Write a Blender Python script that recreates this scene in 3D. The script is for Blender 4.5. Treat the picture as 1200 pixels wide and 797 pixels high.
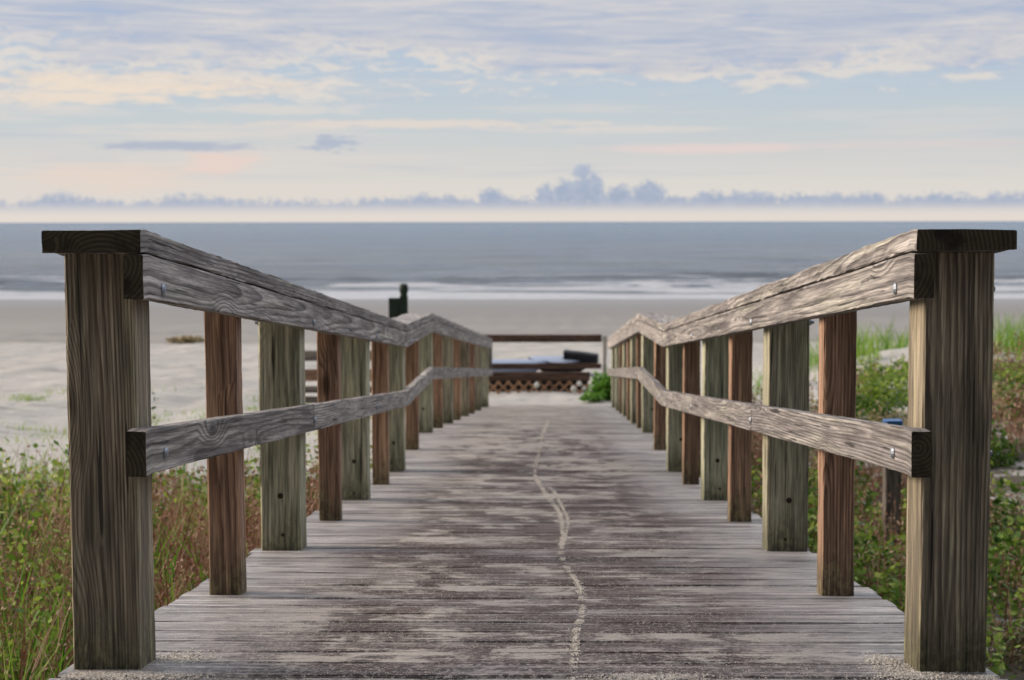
import bpy, math, random
import numpy as np
from mathutils import Matrix, Vector

random.seed(7); rng = np.random.default_rng(7)
rad = math.radians
for o in list(bpy.data.objects): bpy.data.objects.remove(o)
SC = bpy.context.scene
COL = SC.collection

# ------------------------------------------------------------------ camera
CAM = Vector((.022, 0, .93))
cd = bpy.data.cameras.new('camera'); cam = bpy.data.objects.new('camera', cd); COL.objects.link(cam)
cd.sensor_width = 36; cd.lens = 60; cd.clip_start = .05; cd.clip_end = 90000
cam.matrix_world = Matrix.Translation(CAM) @ (Matrix.Rotation(rad(.888), 4, 'Z')
    @ Matrix.Rotation(rad(90) - math.atan(138.5/2000), 4, 'X') @ Matrix.Rotation(rad(-.095), 4, 'Z'))
cd.dof.use_dof = True; cd.dof.focus_distance = 3.9; cd.dof.aperture_fstop = 6.8
SC.camera = cam

# ------------------------------------------------------------------ node helper
class NT:
    def __init__(s, tree): s.t = tree; tree.nodes.clear()
    def put(s, sock, v):
        if isinstance(v, bpy.types.NodeSocket): s.t.links.new(v, sock)
        elif v is not None:
            if sock.type == 'RGBA' and not hasattr(v, '__len__'): v = (v, v, v, 1)
            elif sock.type == 'RGBA' and len(v) == 3: v = (*v, 1)
            elif sock.type == 'VECTOR' and not hasattr(v, '__len__'): v = (v, v, v)
            sock.default_value = v
    def n(s, typ, **kw):
        nd = s.t.nodes.new(typ)
        for k, v in kw.items(): setattr(nd, k, v)
        return nd
    def m(s, op, a, b=None, c=None, clamp=False):
        nd = s.n('ShaderNodeMath', operation=op, use_clamp=clamp)
        for i, v in enumerate((a, b, c)):
            if v is not None: s.put(nd.inputs[i], v)
        return nd.outputs[0]
    def vm(s, op, a, b=None):
        nd = s.n('ShaderNodeVectorMath', operation=op)
        s.put(nd.inputs[0], a)
        if b is not None: s.put(nd.inputs[1], b)
        return nd.outputs['Value'] if op in ('LENGTH', 'DOT_PRODUCT', 'DISTANCE') else nd.outputs[0]
    def mix(s, f, a, b, mode='MIX'):
        nd = s.n('ShaderNodeMix', data_type='RGBA', blend_type=mode, clamp_factor=True)
        s.put(nd.inputs[0], f); s.put(nd.inputs[6], a); s.put(nd.inputs[7], b)
        return nd.outputs[2]
    def ss(s, v, lo, hi, a=0., b=1.):
        nd = s.n('ShaderNodeMapRange', interpolation_type='SMOOTHSTEP')
        for i, q in enumerate((v, lo, hi, a, b)): s.put(nd.inputs[i], q)
        return nd.outputs[0]
    def noise(s, vec, scale=1., detail=3., rough=.55, dist=0., color=False):
        nd = s.n('ShaderNodeTexNoise')
        s.put(nd.inputs['Vector'], vec); s.put(nd.inputs['Scale'], scale); s.put(nd.inputs['Detail'], detail)
        s.put(nd.inputs['Roughness'], rough); s.put(nd.inputs['Distortion'], dist)
        return nd.outputs[1 if color else 0]
    def xyz(s, v):
        nd = s.n('ShaderNodeSeparateXYZ'); s.put(nd.inputs[0], v); return nd.outputs
    def cmb(s, x=0., y=0., z=0.):
        nd = s.n('ShaderNodeCombineXYZ')
        for i, q in enumerate((x, y, z)): s.put(nd.inputs[i], q)
        return nd.outputs[0]
    def attr(s, name):
        return s.n('ShaderNodeAttribute', attribute_name=name).outputs
    def ramp(s, f, stops, interp='LINEAR'):
        nd = s.n('ShaderNodeValToRGB'); cr = nd.color_ramp; cr.interpolation = interp
        while len(cr.elements) < len(stops): cr.elements.new(.5)
        for e, (p, c) in zip(cr.elements, stops): e.position = p; e.color = (*c, 1)
        s.put(nd.inputs[0], f); return nd.outputs[0]

def lin(*c):
    return tuple(((v/255)/12.92 if v <= 10.3 else ((v/255+.055)/1.055)**2.4) for v in c)

# ------------------------------------------------------------------ sky
SUN_AZ, SUN_EL = rad(-76), rad(21)       # azimuth from +Y towards +X
W = bpy.data.worlds.new('World'); SC.world = W; W.use_nodes = True
t = NT(W.node_tree)
BG = .1
sky = t.n('ShaderNodeTexSky', sky_type='NISHITA', sun_disc=False)
sky.sun_elevation = SUN_EL; sky.sun_rotation = SUN_AZ; sky.dust_density = 2.0; sky.altitude = 0
d = t.n('ShaderNodeTexCoord').outputs['Generated']
dx, dy, dz_ = t.xyz(d)
v = t.m('MULTIPLY', t.m('ARCSINE', dz_), 57.2958)                       # elevation, degrees
u = t.m('MULTIPLY', t.m('ARCTAN2', dx, dy), 57.2958)                    # azimuth, degrees
uv = t.cmb(u, v, 0)
def uvn(su, sv, off, detail=4, rough=.55, dist=0.):
    return t.noise(t.cmb(t.m('MULTIPLY', u, su), t.m('MULTIPLY_ADD', v, sv, off), off*1.7), 1, detail, rough, dist)
def c(*a): return lin(*a)
base = t.ramp(t.m('DIVIDE', v, 20), [(0, c(233, 223, 215)), (.02, c(232, 224, 216)), (.065, c(225, 221, 215)), (.12, c(210, 212, 213)),
              (.17, c(200, 209, 214)), (.22, c(192, 205, 217)), (.30, c(183, 201, 221)), (.6, c(168, 193, 226)), (1, c(160, 185, 222))])
left = t.ss(u, 4, -14)
lowband = t.m('MULTIPLY', t.ss(v, 0, .9), t.ss(v, 3.4, 1.4))
col = t.mix(t.m('MULTIPLY', t.m('MULTIPLY', left, lowband), .5), base, c(226, 218, 211))
# thin cirrus veils
n1 = uvn(.09, 1.6, 3.1, 5, .6)
col = t.mix(t.m('MULTIPLY', t.m('MULTIPLY', t.ss(n1, .50, .66), t.m('MULTIPLY', t.ss(v, 1.6, 2.6), t.ss(v, 5.2, 3.6))), t.ss(u, 8, -6, .3, .7)), col, c(228, 219, 213))
n1b = uvn(.08, 2.2, 13.7, 5, .65)
col = t.mix(t.m('MULTIPLY', t.m('MULTIPLY', t.ss(n1b, .5, .68), t.m('MULTIPLY', t.ss(v, 1.2, 2.0), t.ss(v, 4.2, 3.2))), .7), col, c(194, 201, 214))
def blob(cu, cv, ru, rv, amt, colr, col, nz=.5, fs=1.):
    q = uvn(.9*fs, 4.5*fs, cu + 20, 5, .6)
    a = t.m('DIVIDE', t.m('SUBTRACT', u, cu), ru); b = t.m('DIVIDE', t.m('SUBTRACT', v, cv), rv)
    r = t.m('SQRT', t.m('ADD', t.m('MULTIPLY', a, a), t.m('MULTIPLY', b, b)))
    r = t.m('ADD', r, t.m('MULTIPLY', t.m('SUBTRACT', q, .5), nz*2))
    return t.mix(t.m('MULTIPLY', t.ss(r, 1.1, .35), amt), col, colr)
col = blob(5.6, 2.42, 4.5, .22, .7, c(238, 216, 211), col)
col = blob(12.5, 2.5, 6.5, .22, .4, c(228, 214, 212), col)
col = blob(-10.5, 1.95, 1.6, .5, .6, c(243, 214, 203), col, .8)
col = blob(-14, 1.5, 3.5, .6, .5, c(240, 217, 202), col, .8)
col = blob(-4.2, 3.25, 7.5, .18, .75, c(236, 221, 210), col, 1.)
col = blob(2.5, 3.05, 5, .14, .6, c(232, 222, 214), col, .7)
col = blob(-13.0, 4.5, 6.5, .5, .95, c(242, 225, 207), col, 1.3)
col = blob(-16.0, 4.0, 4.5, .26, .9, c(240, 224, 208), col, 1.2)
col = blob(-8.6, 3.72, 4.2, .22, .6, c(232, 222, 214), col, 1.1)
col = blob(-12.0, 2.5, 3.1, .18, .85, c(176, 185, 205), col, .9, 1.6)
col = blob(-6.8, 2.62, 1.0, .30, .85, c(176, 187, 208), col, 1.7, 2.2)
# high broken stratocumulus deck, ragged underside with lit rims
e1 = uvn(.16, .55, 1.3, 6, .6, .4); e2 = uvn(.75, 2.6, 7.7, 5, .62, .6)
edge = t.m('ADD', t.m('ADD', t.m('SUBTRACT', v, 4.7), t.m('MULTIPLY', t.m('SUBTRACT', e1, .5), 4.2)), t.m('MULTIPLY', t.m('SUBTRACT', e2, .5), 3.4))
deckm = t.ss(edge, -.55, .95)
e3 = uvn(.15, 1.7, 21.3, 6, .62, .8); e4 = uvn(.35, 4.6, 27.9, 5, .62, 1.)
dcol = t.ramp(t.m('ADD', t.m('MULTIPLY', e3, .55), t.m('MULTIPLY', e4, .45)), [(.36, c(171, 186, 214)), (.46, c(186, 193, 210)), (.55, c(202, 204, 213)), (.66, c(224, 217, 214))])
rim = t.m('MULTIPLY', t.ss(edge, -.3, .35), t.ss(edge, 1.5, .3))
dcol = t.mix(t.m('MULTIPLY', rim, t.ss(e2, .36, .56)), dcol, c(236, 225, 214))
thick = t.ss(v, 30, 12, .75, .97)
col = t.mix(t.m('MULTIPLY', deckm, thick), col, dcol)
# row of far cumulus on the horizon
un = t.noise(t.cmb(t.m('MULTIPLY', u, .55), 4.2, 0), 1, 4, .65)
lump = t.noise(t.cmb(t.m('MULTIPLY', u, 2.1), t.m('MULTIPLY', v, 2.6), 9.), 1, 4, .6)
def gauss(cu, w, a):
    q = t.m('DIVIDE', t.m('SUBTRACT', u, cu), w); return t.m('MULTIPLY', t.m('EXPONENT', t.m('MULTIPLY', t.m('MULTIPLY', q, q), -1)), a)
lump2 = t.noise(t.cmb(t.m('MULTIPLY', u, 5.), t.m('MULTIPLY', v, 6.), 3.), 1, 3, .6)
fld = t.m('SUBTRACT', t.m('ADD', t.m('MULTIPLY_ADD', un, 1.0, .28), t.m('MULTIPLY', t.ss(u, -9, -3), .12)), v)
for bu, bv, br in ((1.5, 1.62, .34), (1.8, 1.3, .36), (1.65, 1.0, .6), (.9, .95, .5), (.25, .82, .42), (2.7, .78, .5), (3.7, .82, .6), (-1.6, .66, .5)):
    a = t.m('SUBTRACT', u, bu); b = t.m('SUBTRACT', v, bv)
    fld = t.m('SMOOTH_MAX', fld, t.m('SUBTRACT', br, t.m('SQRT', t.m('ADD', t.m('MULTIPLY', a, a), t.m('MULTIPLY', b, b)))), .06)
fld = t.m('ADD', fld, t.m('ADD', t.m('MULTIPLY', t.m('SUBTRACT', lump, .5), .62), t.m('MULTIPLY', t.m('SUBTRACT', lump2, .5), .5)))
cm = t.m('MULTIPLY', t.ss(fld, -.09, .22), t.ss(v, .18, .68))
ccol = t.ramp(t.m('DIVIDE', v, 2), [(.2, c(186, 192, 207)), (.4, c(161, 176, 201)), (1, c(168, 182, 207))])
ccol = t.mix(t.m('MULTIPLY', t.ss(lump, .42, .66), .45), ccol, c(192, 199, 214))
col = t.mix(t.m('MULTIPLY', cm, .92), col, ccol)
# the cloudy part of the sky; blue Nishita sky keeps showing through it
cloud = t.vm('SCALE', col); cloud.node.inputs['Scale'].default_value = 1/BG
fin = t.mix(t.ss(v, -3, 0, 0, .93), sky.outputs[0], cloud)
# unseen sky behind the photographer: mostly plain blue, dimmed to keep front faces dark
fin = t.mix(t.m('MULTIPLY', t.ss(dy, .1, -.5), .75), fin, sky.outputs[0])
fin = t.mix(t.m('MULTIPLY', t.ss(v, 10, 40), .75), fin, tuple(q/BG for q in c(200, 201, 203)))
sc_ = t.vm('SCALE', fin); t.put(sc_.node.inputs['Scale'], t.m('MULTIPLY', t.m('MULTIPLY_ADD', t.ss(v, 10, 45), 1.5, 1.0), t.ss(dy, .25, -.4, 1., .22))); fin = sc_   # unseen overhead sky boosted, sky behind dimmed, to shape the light
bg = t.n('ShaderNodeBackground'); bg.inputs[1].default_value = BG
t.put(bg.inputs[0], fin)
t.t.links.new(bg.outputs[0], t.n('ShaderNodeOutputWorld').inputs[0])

# ------------------------------------------------------------------ sun
sd = bpy.data.lights.new('sun', 'SUN'); sun = bpy.data.objects.new('sun', sd); COL.objects.link(sun)
sd.energy = 5.0; sd.angle = rad(30); sd.color = (1, .83, .64)
sdir = Vector((math.sin(SUN_AZ)*math.cos(SUN_EL), math.cos(SUN_AZ)*math.cos(SUN_EL), math.sin(SUN_EL)))
sun.rotation_euler = sdir.to_track_quat('Z', 'Y').to_euler(); sun.location = (-20, 5, 15)

SC.view_settings.view_transform = 'Standard'; SC.view_settings.look = 'None'
SC.view_settings.exposure = 0.0; SC.view_settings.gamma = 1; SC.view_settings.use_curve_mapping = False
SC.render.engine = 'CYCLES'

# ------------------------------------------------------------------ mesh helpers
def link(name, me, mat=None, parent=None):
    o = bpy.data.objects.new(name, me); COL.objects.link(o)
    if mat is not None and me is not None and not me.materials: me.materials.append(mat)
    if parent is not None: o.parent = parent
    return o
def tag(o, label=None, cat=None, group=None, kind=None):
    for k, q in (('label', label), ('category', cat), ('group', group), ('kind', kind)):
        if q: o[k] = q
    return o
def empty(name, loc=(0, 0, 0)):
    o = bpy.data.objects.new(name, None); COL.objects.link(o); o.location = loc; o.empty_display_size = .1
    return o
def mesh_np(name, V, F, attrs=None, smooth=False):
    """V (n,3), F (m,4) or (m,3); attrs: name -> per-vertex float array"""
    me = bpy.data.meshes.new(name); V = np.asarray(V, np.float32); F = np.asarray(F, np.int32); k = F.shape[1]
    me.vertices.add(len(V)); me.vertices.foreach_set('co', V.ravel())
    me.loops.add(F.size); me.loops.foreach_set('vertex_index', F.ravel())
    me.polygons.add(len(F)); me.polygons.foreach_set('loop_start', np.arange(0, F.size, k, dtype=np.int32))
    me.polygons.foreach_set('use_smooth', np.full(len(F), smooth))
    for a, q in (attrs or {}).items():
        q = np.asarray(q, np.float32)
        if q.ndim == 1: me.attributes.new(a, 'FLOAT', 'POINT').data.foreach_set('value', q)
        else: me.attributes.new(a, 'FLOAT_VECTOR', 'POINT').data.foreach_set('vector', q.ravel())
    me.update(calc_edges=True); me.validate()
    return me

class Wood:
    """collects timber members; every vertex keeps wood coordinates (along, across, across) for its grain"""
    def __init__(s): s.V = []; s.F = []; s.G = []; s.T = []; s.E = []; s.foot = None
    def member(s, pts, sx, sy, axis='y', ch=.004, step=.06, wob=.0012, tone=None, pith=None, twist=0., ends=True):
        """pts: list of centre points of the run; cross-section sx (horizontal) by sy;
        axis 'y': section stays in the XZ plane; 'x': in YZ; 'z': in XY"""
        P = []
        pts = [Vector(p) for p in pts]
        for a, b in zip(pts, pts[1:]):
            n = max(1, int((b-a).length/step))
            P += [a.lerp(b, i/n) for i in range(n)]
        P.append(pts[-1])
        hx, hy = sx/2, sy/2
        sec = [(-hx+ch, -hy), (0, -hy), (hx-ch, -hy), (hx, -hy+ch), (hx, 0), (hx, hy-ch), (hx-ch, hy), (0, hy), (-hx+ch, hy), (-hx, hy-ch), (-hx, 0), (-hx, -hy+ch)]
        K = len(sec); r0 = len(s.V)
        if tone is None: tone = random.random()
        if pith is None:
            an = random.uniform(0, 6.28); q = random.uniform(.25, .9)*max(sx, sy); pith = (q*math.cos(an), q*math.sin(an))
        ao = random.uniform(0, 80); L = 0
        drift = (random.uniform(-.012, .012), random.uniform(-.012, .012))
        ph = [random.uniform(0, 6.28) for _ in range(6)]
        def add(p, a, b, L, e):
            if axis == 'y': co = (p.x+a, p.y, p.z+b)
            elif axis == 'x': co = (p.x, p.y+a, p.z+b)
            else: co = (p.x+a, p.y+b, p.z)
            s.V.append(co); s.G.append((L+ao, a+pith[0]+drift[0]*L, b+pith[1]+drift[1]*L)); s.T.append(tone); s.E.append(e)
        rings = []
        def ring(p, L, e, sc=1.):
            i0 = len(s.V)
            for k, (a, b) in enumerate(sec):
                w = wob*(math.sin(L*7+ph[k % 6])*.6+random.uniform(-.6, .6))
                m = 1+w/max(hx, .02); add(p, a*m*sc, b*(1+w/max(hy, .02))*sc, L, e)
            return i0
        for i, p in enumerate(P):
            if i: L += (p-P[i-1]).length
            rings.append(ring(p, L, 0.))
        for a, b in zip(rings, rings[1:]):
            for k in range(K): s.F.append((a+k, a+(k+1) % K, b+(k+1) % K, b+k))
        if ends:
            for idx, p, LL in ((0, P[0], 0.), (1, P[-1], L)):
                i0 = len(s.V); rr = rings[0] if idx == 0 else rings[-1]
                for k in range(K):
                    s.V.append(s.V[rr+k]); s.G.append(s.G[rr+k]); s.T.append(tone); s.E.append(1.)
                c0 = len(s.V); add(p, 0, 0, LL, 1.)
                for k in range(0, K, 2):
                    f = (i0+k, i0+(k+1) % K, i0+(k+2) % K, c0)
                    s.F.append(f[::-1] if idx == 0 else f)
        return s
    def build(s, name, mat, parent=None):
        ft = np.ones(len(s.V)) if s.foot is None else np.array(s.V)[:, 2]-s.foot
        me = mesh_np(name, s.V, s.F, {'gc': s.G, 'tone': s.T, 'endg': s.E, 'foot': ft})
        return link(name, me, mat, parent)

# ------------------------------------------------------------------ materials
MATS = {}
def newmat(name):
    m = bpy.data.materials.new(name); m.use_nodes = True; MATS[name] = m; return m, NT(m.node_tree)
def finish(t, col, rough=.7, normal=None, spec=.3, extra=None, metallic=0., mat=None):
    b = t.n('ShaderNodeBsdfPrincipled'); t.put(b.inputs['Base Color'], col); t.put(b.inputs['Roughness'], rough)
    t.put(b.inputs['Specular IOR Level'], spec); t.put(b.inputs['Metallic'], metallic)
    if normal is not None: t.put(b.inputs['Normal'], normal)
    out = t.n('ShaderNodeOutputMaterial'); t.t.links.new(b.outputs[0], out.inputs[0]); return b, out
def bump(t, h, strength=.5, dist=.002, normal=None):
    nd = t.n('ShaderNodeBump'); t.put(nd.inputs['Strength'], strength); t.put(nd.inputs['Distance'], dist); t.put(nd.inputs['Height'], h)
    if normal is not None: t.put(nd.inputs['Normal'], normal)
    return nd.outputs[0]

def wood_mat(name, pale, dark, stain, stain_amt=.5, ringw=.0075, ring_amt=.8, knot=.55, endc=(.044, .034, .021), sheen=.3, rough=.75, bmp=.6, deck=False, bottom=None, warp=.05, tint2=None, fa=1.):
    m, t = newmat(name)
    g = t.attr('gc')['Vector']; tone = t.attr('tone')['Fac']; eg = t.attr('endg')['Fac']
    gx, gy, gz = t.xyz(g)
    nz = t.noise(t.vm('MULTIPLY', g, (.75, 6, 6)), 1, 1.5, .4, color=True)
    dv = t.vm('MULTIPLY', t.vm('SUBTRACT', nz, (.5, .5, .5)), (0, warp, warp))
    g2 = t.vm('ADD', g, dv)
    # knots: pull the rings around scattered centres
    vo = t.n('ShaderNodeTexVoronoi', feature='F1'); t.put(vo.inputs['Vector'], t.vm('MULTIPLY', g, (2.2, 9, 9))); t.put(vo.inputs['Scale'], 1.)
    pick = t.m('GREATER_THAN', t.xyz(vo.outputs['Color'])[0], 1-knot)
    kd = vo.outputs['Distance']
    kb = t.m('MULTIPLY', t.ss(kd, .48, 0), pick)
    r = t.vm('LENGTH', t.vm('MULTIPLY', g2, (0, 1, 1)))
    r = t.m('ADD', r, t.m('MULTIPLY', kb, .034))
    fr = t.m('FRACT', t.m('DIVIDE', r, ringw))
    ring = t.m('MULTIPLY', t.ss(fr, .25, .88), t.ss(fr, 1., .9))
    fib = t.noise(t.vm('MULTIPLY', g, (6, 230, 230)), 1, 3, .65)
    fib2 = t.noise(t.vm('MULTIPLY', g, (2.4, 65, 65)), 1, 3, .6)
    big = t.noise(t.vm('MULTIPLY', g, (2.2, 14, 14)), 1, 4, .6)
    crack = t.ss(t.noise(t.vm('MULTIPLY', g, (2.4, 90, 90)), 1, 2, .5), .635, .69)
    core = t.m('MULTIPLY', t.ss(kd, .17, .08), pick)
    col = t.mix(t.m('MULTIPLY', ring, ring_amt), pale, dark)
    col = t.mix(t.m('MULTIPLY', t.ss(big, .40, .62), stain_amt), col, stain)
    fib = t.ss(fib, .34, .66); fib2 = t.ss(fib2, .32, .68)
    k = t.m('MULTIPLY', t.m('MULTIPLY_ADD', fib, 1.0*fa, 1.0-.52*fa), t.m('MULTIPLY_ADD', fib2, 1.1*fa, 1.0-.55*fa))
    k = t.m('MULTIPLY', k, t.m('MULTIPLY_ADD', tone, (.55 if deck else .45), (.73 if deck else .78)))
    col = t.mix(1., col, k, 'MULTIPLY')
    rg = rough; hgt = t.m('ADD', t.m('MULTIPLY', ring, .5), t.m('ADD', t.m('MULTIPLY', fib, .8), t.m('MULTIPLY', fib2, .6)))
    band = t.noise(t.vm('MULTIPLY', g, (.9, 24, 24)), 1, 3, .6, color=True); bx, by, bz = t.xyz(band)
    if not deck:
        col = t.mix(t.m('MULTIPLY', t.ss(bx, .52, .66), .5), col, t.mix(1., col, (.62, .58, .62), 'MULTIPLY'))
        col = t.mix(t.m('MULTIPLY', t.ss(by, .52, .66), .5), col, t.mix(1., col, (1.5, 1.58, 1.42), 'MULTIPLY'))
    if tint2: col = t.mix(t.m('MULTIPLY', t.ss(tone, .35, .8), .75), col, t.mix(1., tint2, k, 'MULTIPLY'))
    col = t.mix(t.m('MULTIPLY', crack, .85), col, (.02, .017, .016))
    col = t.mix(t.m('MULTIPLY', core, .75), col, tuple(q*.35 for q in dark))
    ft = t.m('ADD', t.attr('foot')['Fac'], t.m('MULTIPLY', t.m('SUBTRACT', big, .5), .35))
    col = t.mix(t.m('MULTIPLY', t.ss(ft, .20, .0), .75), col, t.mix(t.ss(t.noise(t.vm('MULTIPLY', g, (30, 60, 60)), 1, 4, .7), .42, .58), (.035, .036, .022), t.mix(1., (.17, .17, .085), k, 'MULTIPLY')))   # mossy damp foot of the posts
    if deck:
        pos = t.n('ShaderNodeNewGeometry').outputs['Position']
        px, py, pz = t.xyz(pos); pos0 = pos; pos = t.cmb(px, py, t.m('MULTIPLY', tone, 9.)); 
        mid = t.ss(t.m('ABSOLUTE', t.m('ADD', px, t.m('MULTIPLY', t.m('SUBTRACT', t.noise(t.cmb(0, py, 0), .8, 3), .5), .5))), .86, .42)
        # trodden middle: browner, with sand rubbed into it in flat patches
        col = t.mix(t.m('MULTIPLY', mid, t.ss(t.m('ADD', t.m('MULTIPLY', t.noise(t.vm('MULTIPLY', pos0, (3.4, 2.8, 1)), 1, 5, .65), .55), t.m('MULTIPLY', t.noise(t.vm('MULTIPLY', pos, (3, 20, 4)), 1, 4, .6), .45)), .36, .54, .3, .97)), col, t.mix(1., (.082, .060, .056), k, 'MULTIPLY'))
        s1 = t.m('ADD', t.m('MULTIPLY', t.noise(t.vm('MULTIPLY', pos0, (6, 4.6, 1)), 1, 6, .66, .4), .62), t.m('MULTIPLY', t.noise(t.vm('MULTIPLY', pos, (6, 34, 8)), 1, 4, .6), .38))
        s2 = t.noise(t.vm('MULTIPLY', pos, (1.1, 1.3, 1)), 1, 3, .5)
        thr = t.m('MULTIPLY_ADD', t.m('SUBTRACT', s2, .5), -.5, .525)
        far = t.ss(py, 5, 22)
        thr = t.m('SUBTRACT', thr, t.m('MULTIPLY', far, .16))
        sm = t.m('MULTIPLY', t.ss(t.m('SUBTRACT', s1, thr), -.01, .055), t.m('MULTIPLY_ADD', mid, .75, .25))
        grain = t.noise(pos, 260, 2, .6)
        near = t.ss(py, 4.9, 3.4)
        col = t.mix(t.m('MULTIPLY', t.m('MULTIPLY', near, .75), t.ss(t.noise(t.vm('MULTIPLY', pos, (20, 30, 20)), 1, 4, .7), .42, .6)), col, (.045, .04, .045))
        col = t.mix(t.m('MULTIPLY', sm, t.m('MULTIPLY_ADD', grain, .7, .35)), col, (.44, .41, .385))
        col = t.mix(t.m('MULTIPLY', near, t.ss(t.noise(pos, 95, 3, .7), .53, .66)), col, (.36, .33, .31))
        sp = t.noise(t.vm('MULTIPLY', pos, (70, 130, 50)), 1, 3, .7)
        spm = t.m('MULTIPLY', t.ss(py, 11, 4.5), t.m('MULTIPLY_ADD', mid, .7, .2))
        col = t.mix(t.m('MULTIPLY', spm, t.m('MULTIPLY', t.ss(sp, .56, .66), .8)), col, (.46, .42, .39))
        col = t.mix(t.m('MULTIPLY', spm, t.m('MULTIPLY', t.ss(sp, .42, .34), .7)), col, (.05, .036, .034))
        rg = t.m('ADD', t.m('MULTIPLY', sm, .25), t.m('MULTIPLY_ADD', mid, .22, .42))
        hgt = t.m('ADD', hgt, t.m('MULTIPLY', sm, .6)); sheen = t.m('MULTIPLY_ADD', t.m('MAXIMUM', mid, sm), -.46, .52)
    ecol = t.mix(t.m('MULTIPLY', ring, .7), endc, tuple(q*2.6 for q in endc))
    ecol = t.mix(t.ss(big, .45, .65), ecol, tuple(q*.4 for q in endc))
    col = t.mix(eg, col, ecol)
    hgt = t.m('SUBTRACT', hgt, t.m('MULTIPLY', crack, 1.2))
    finish(t, col, rg, bump(t, hgt, bmp, .0022), sheen)
    return m

M_RAIL = wood_mat('weathered_grey_wood', (.385, .358, .348), (.09, .078, .076), (.185, .166, .168), .6, .0095, .85, .42, warp=.05, fa=.6, bmp=.38)
M_POST = wood_mat('treated_post_wood', (.43, .37, .275), (.115, .088, .06), (.20, .17, .12), .5, .0062, .8, .25, warp=.022, tint2=(.44, .455, .335), fa=.72)
M_BAL = wood_mat('brown_baluster_wood', (.46, .29, .20), (.15, .078, .05), (.30, .185, .13), .5, .0085, .85, .4, warp=.028, fa=.62)
M_DECK = wood_mat('deck_board_wood', (.42, .395, .39), (.12, .105, .105), (.20, .18, .18), .6, .010, .5, .25, deck=True, sheen=.5, warp=.03)
M_DARKWOOD = wood_mat('dark_brown_timber', (.16, .095, .07), (.07, .04, .03), (.12, .07, .055), .5, .009, .7, .3)
M_LATT = wood_mat('orange_brown_slat_wood', (.60, .36, .22), (.42, .23, .13), (.5, .29, .17), .5, .009, .6, .2)
M_BLEACH = wood_mat('bleached_timber', (.62, .58, .55), (.42, .39, .37), (.52, .48, .46), .5, .009, .5, .2)
M_OLDWOOD = wood_mat('faded_timber', (.27, .235, .21), (.12, .10, .09), (.18, .15, .14), .5, .009, .7, .3)

def plain(name, colr, rough=.5, spec=.4, metallic=0., var=.25, scale=20, bs=.2):
    m, t = newmat(name)
    co = t.n('ShaderNodeTexCoord').outputs['Object']
    n = t.noise(co, scale, 4, .6)
    col = t.mix(1., colr, t.m('MULTIPLY_ADD', n, var*2, 1-var), 'MULTIPLY')
    finish(t, col, t.m('MULTIPLY_ADD', n, .2, rough-.1), bump(t, n, bs, .004), spec, metallic=metallic)
    return m
M_STEEL = plain('galvanised_steel', (.33, .36, .42), .55, .5, .85, .2, 120)
M_RUST = plain('rusty_iron', (.06, .04, .028), .8, .2, 0, .4, 90)
M_DKGREEN = plain('dark_green_paint', (.018, .034, .022), .6, .3, 0, .35, 9)
M_PALEBLUE = plain('pale_blue_fibreglass', (.30, .36, .50), .5, .4)
M_BLACK = plain('black_canvas', (.014, .015, .02), .7, .3)
M_BLUE = plain('blue_plastic', (.06, .17, .40), .5, .4)
M_WHITE = plain('white_float_plastic', (.74, .73, .70), .5, .4)

def leaf_mat(name, a, b, c2, trans=.35, rough=.55):
    m, t = newmat(name)
    tn = t.attr('tint')['Fac']
    col = t.ramp(tn, [(0, a), (.5, b), (1, c2)])
    bs, out = finish(t, col, rough, None, .3)
    tr = t.n('ShaderNodeBsdfTranslucent'); t.put(tr.inputs[0], col)
    mx = t.n('ShaderNodeMixShader'); mx.inputs[0].default_value = trans
    t.t.links.new(bs.outputs[0], mx.inputs[1]); t.t.links.new(tr.outputs[0], mx.inputs[2]); t.t.links.new(mx.outputs[0], out.inputs[0])
    return m
M_GRASS = leaf_mat('grass_green', (.05, .15, .015), (.16, .33, .03), (.40, .48, .12))
M_DRY = leaf_mat('dry_weed', (.11, .04, .026), (.30, .15, .10), (.58, .44, .32), .25)
M_LEAF = leaf_mat('scrub_leaf', (.03, .08, .010), (.11, .21, .024), (.34, .44, .075))
M_OLIVE = leaf_mat('olive_scrub', (.10, .078, .04), (.25, .20, .10), (.48, .39, .23), .25)
M_FLOWER = leaf_mat('yellow_flower', (.5, .38, .04), (.6, .45, .05), (.65, .5, .1))
M_BUSHLEAF = leaf_mat('bright_bush_leaf', (.05, .15, .015), (.10, .24, .025), (.16, .32, .05), .4)

# ------------------------------------------------------------------ value noise for terrain
_tab = rng.random((256, 256))
def vnoise(x, y):
    x = np.asarray(x, float); y = np.asarray(y, float)
    xi = np.floor(x).astype(int); yi = np.floor(y).astype(int); fx = x-xi; fy = y-yi
    fx = fx*fx*(3-2*fx); fy = fy*fy*(3-2*fy)
    g = lambda a, b: _tab[a % 256, b % 256]
    return (g(xi, yi)*(1-fx)+g(xi+1, yi)*fx)*(1-fy)+(g(xi, yi+1)*(1-fx)+g(xi+1, yi+1)*fx)*fy
def fbm(x, y, o=4):
    s = 0; a = .5
    for i in range(o): s = s+a*vnoise(x*2**i+17*i, y*2**i+31*i); a *= .5
    return s/(1-.5**o)
def sstep(x, a, b):
    q = np.clip((np.asarray(x, float)-a)/(b-a), 0, 1); return q*q*(3-2*q)

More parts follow.
